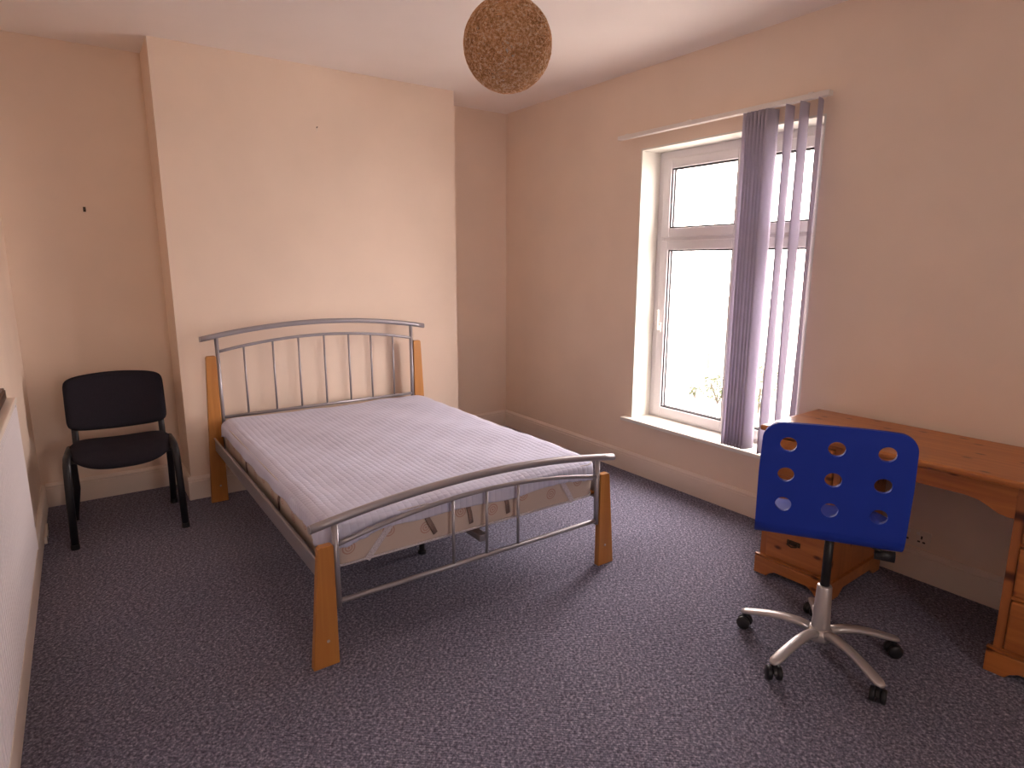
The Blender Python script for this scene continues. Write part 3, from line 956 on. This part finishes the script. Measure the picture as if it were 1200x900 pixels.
for k in range(360):
    ax = Vector((rnd.gauss(0, 1), rnd.gauss(0, 1), rnd.gauss(0, 1))).normalized()
    e1 = ax.orthogonal().normalized(); e2 = ax.cross(e1)
    off = rnd.uniform(-.55, .55); rr = math.sqrt(1 - off * off)
    R_ = BR - rnd.uniform(.0005, .006)
    ph = rnd.random() * 6.28; wob = rnd.uniform(0, .04); span = rnd.uniform(.55, 1.0) * 2 * PI; n = 30
    pts = []
    for i in range(n + 1):
        a = ph + span * i / n; o_ = off + wob * math.sin(3 * a + ph)
        r2_ = math.sqrt(max(0.01, 1 - o_ * o_))
        pts.append((e1 * math.cos(a) * r2_ + e2 * math.sin(a) * r2_ + ax * o_) * R_ + Vector((0, 0, zc)))
    tube(bm, pts, rnd.uniform(.0013, .0024), 4, caps=False)
sh = obj('shade', bm, M['twine'], lamp, True)
sh['kind'] = 'stuff'
sh['label'] = 'tan twine wound into a hollow ball'

# ------------------------------------------------------------------ socket, hooks
so = tag(empty('wall_socket', (W, 1.172, .201)), 'cream double wall socket above the skirting under the desk', 'socket')
pl = obj('plate', bx(-.010, 0, -.073, .073, -.043, .043, bev=.004), M['gloss'], so)
for s in (-1, 1):
    cyq = s * .036
    for (dy, dz, w_, h_) in ((0, .010, .0035, .008), (-.011, -.012, .006, .004), (.011, -.012, .006, .004)):
        obj('socket_hole', bx(-.0104, -.0095, cyq + dy - w_, cyq + dy + w_, dz - h_ / 1, dz + h_ / 1), M['dark_slot'], pl)
    obj('switch', bx(-.013, -.009, cyq - .006 - s * .016, cyq + .006 - s * .016, .020, .034, bev=.001), M['white'], pl)
cb_ = tag(empty('cable_box', (xl(4.10) + .0205, 4.10, .004)), 'small cream cable box on the skirting in the alcove corner', 'cable box')
cbx = obj('case', bx(0, .014, -.11, .11, 0, .040, bev=.003), M['gloss'], cb_)
for y in (-.092, .092): obj('slot', bx(.0142, .0150, y - .010, y + .010, .004, .036), M['dark_slot'], cbx)
hk = tag(empty('wall_hook', (.128, YB, 1.806)), 'small dark picture hook on the alcove wall above the chair', 'hook')
obj('nail', tb([(0, 0, 0), (0, -.022, .004)], .0045, 8), M['brass'], hk)
obj('plate', bx(-.007, .007, -.003, 0, -.016, .012, bev=.001), M['brass'], hk)
hk = tag(empty('wall_hook', (1.44, YC, 2.352)), 'small faint picture hook high on the chimney breast', 'hook')
obj('nail', tb([(0, 0, .006), (0, -.016, .010)], .003, 8), M['brass'], hk)
obj('plate', bx(-.0035, .0035, -.003, 0, -.018, .014, bev=.001), M['gloss'], hk)

# ------------------------------------------------------------------ outside
GZ = -2.6
struct(obj('ground', bx(3.55, 60, -30, 60, GZ - .1, GZ), M['concrete']), 'pale concrete yard outside the window')
hs = tag(empty('boundary_wall', (16, 12, GZ)), 'white rendered boundary wall across the yard outside', 'garden wall')
obj('wall', bx(0, .3, -14, 16, 0, 3.0), M['render_wall'], hs)
obj('coping', bx(0, .3, -14, 16, 3.001, 3.08, bev=.02), M['concrete'], hs)
def on_wall(y12, z12): return (y12 * 16 / 12, 1.5 + (z12 - 1.5) * 16 / 12)
y, z = on_wall(9.213, -.13)
q = tag(empty('wall_vent', (15.999, y, z)), 'small grey vent on the white boundary wall outside', 'vent')
obj('frame', bx(-.03, 0, -.20, .20, -.08, .08, bev=.01), M['grey_fit'], q)
for i in range(4): obj('slat', bx(-.045, -.03, -.18, .18, -.065 + i * .036, -.045 + i * .036), M['grey_fit'], q)
y, z = on_wall(9.122, -.72)
q = tag(empty('meter_box', (15.999, y, z)), 'upright grey meter box on the white boundary wall outside', 'meter box')
obj('case', bx(-.10, 0, -.13, .13, -.28, .22, bev=.015), M['grey_fit'], q)
obj('door', bx(-.112, -.10, -.11, .11, -.25, .19, bev=.004), M['grey_fit'], q)

def shrub(x, y, w, h, n, label, seed):
    rn = random.Random(seed)
    t = tag(empty('garden_shrub', (x, y, GZ)), label, 'shrub', 'shrubs against the boundary wall outside')
    bm = bmesh.new()
    for k in range(6):
        a = rn.random() * 6.28; tube(bm, [(0, 0, 0), (math.cos(a) * w * .15, math.sin(a) * w * .15, h * .4), (math.cos(a) * w * .38, math.sin(a) * w * .38, h * .85)], [.02, .014, .006], 6)
    obj('stems', bm, M['stem'], t)
    bm = bmesh.new()
    for k in range(n):
        while True:
            p = Vector((rn.uniform(-1, 1), rn.uniform(-1, 1), rn.uniform(-1, 1)))
            if .35 < p.length < 1: break
        c = Vector((p.x * w / 2, p.y * w / 2, h * .55 + p.z * h * .45))
        d = Vector((rn.gauss(0, 1), rn.gauss(0, 1), rn.gauss(0, .7))).normalized(); s = d.orthogonal().normalized(); up = d.cross(s) * .01
        ll = rn.uniform(.05, .10)
        v = [bm.verts.new(c), bm.verts.new(c + d * ll * .5 + s * ll * .28 + up), bm.verts.new(c + d * ll), bm.verts.new(c + d * ll * .5 - s * ll * .28 + up)]
        bm.faces.new(v)
    f = obj('foliage', bm, M['leaf'], t); f['kind'] = 'stuff'
shrub(15.3, 11.15, 1.1, .95, 700, 'low leafy shrub at the foot of the boundary wall outside', 1)
shrub(15.2, 9.75, 1.2, 1.75, 900, 'tall leafy shrub beside the boundary wall outside', 2)
shrub(15.4, 12.05, .45, .40, 160, 'tiny sprig of a plant at the foot of the boundary wall outside', 4)
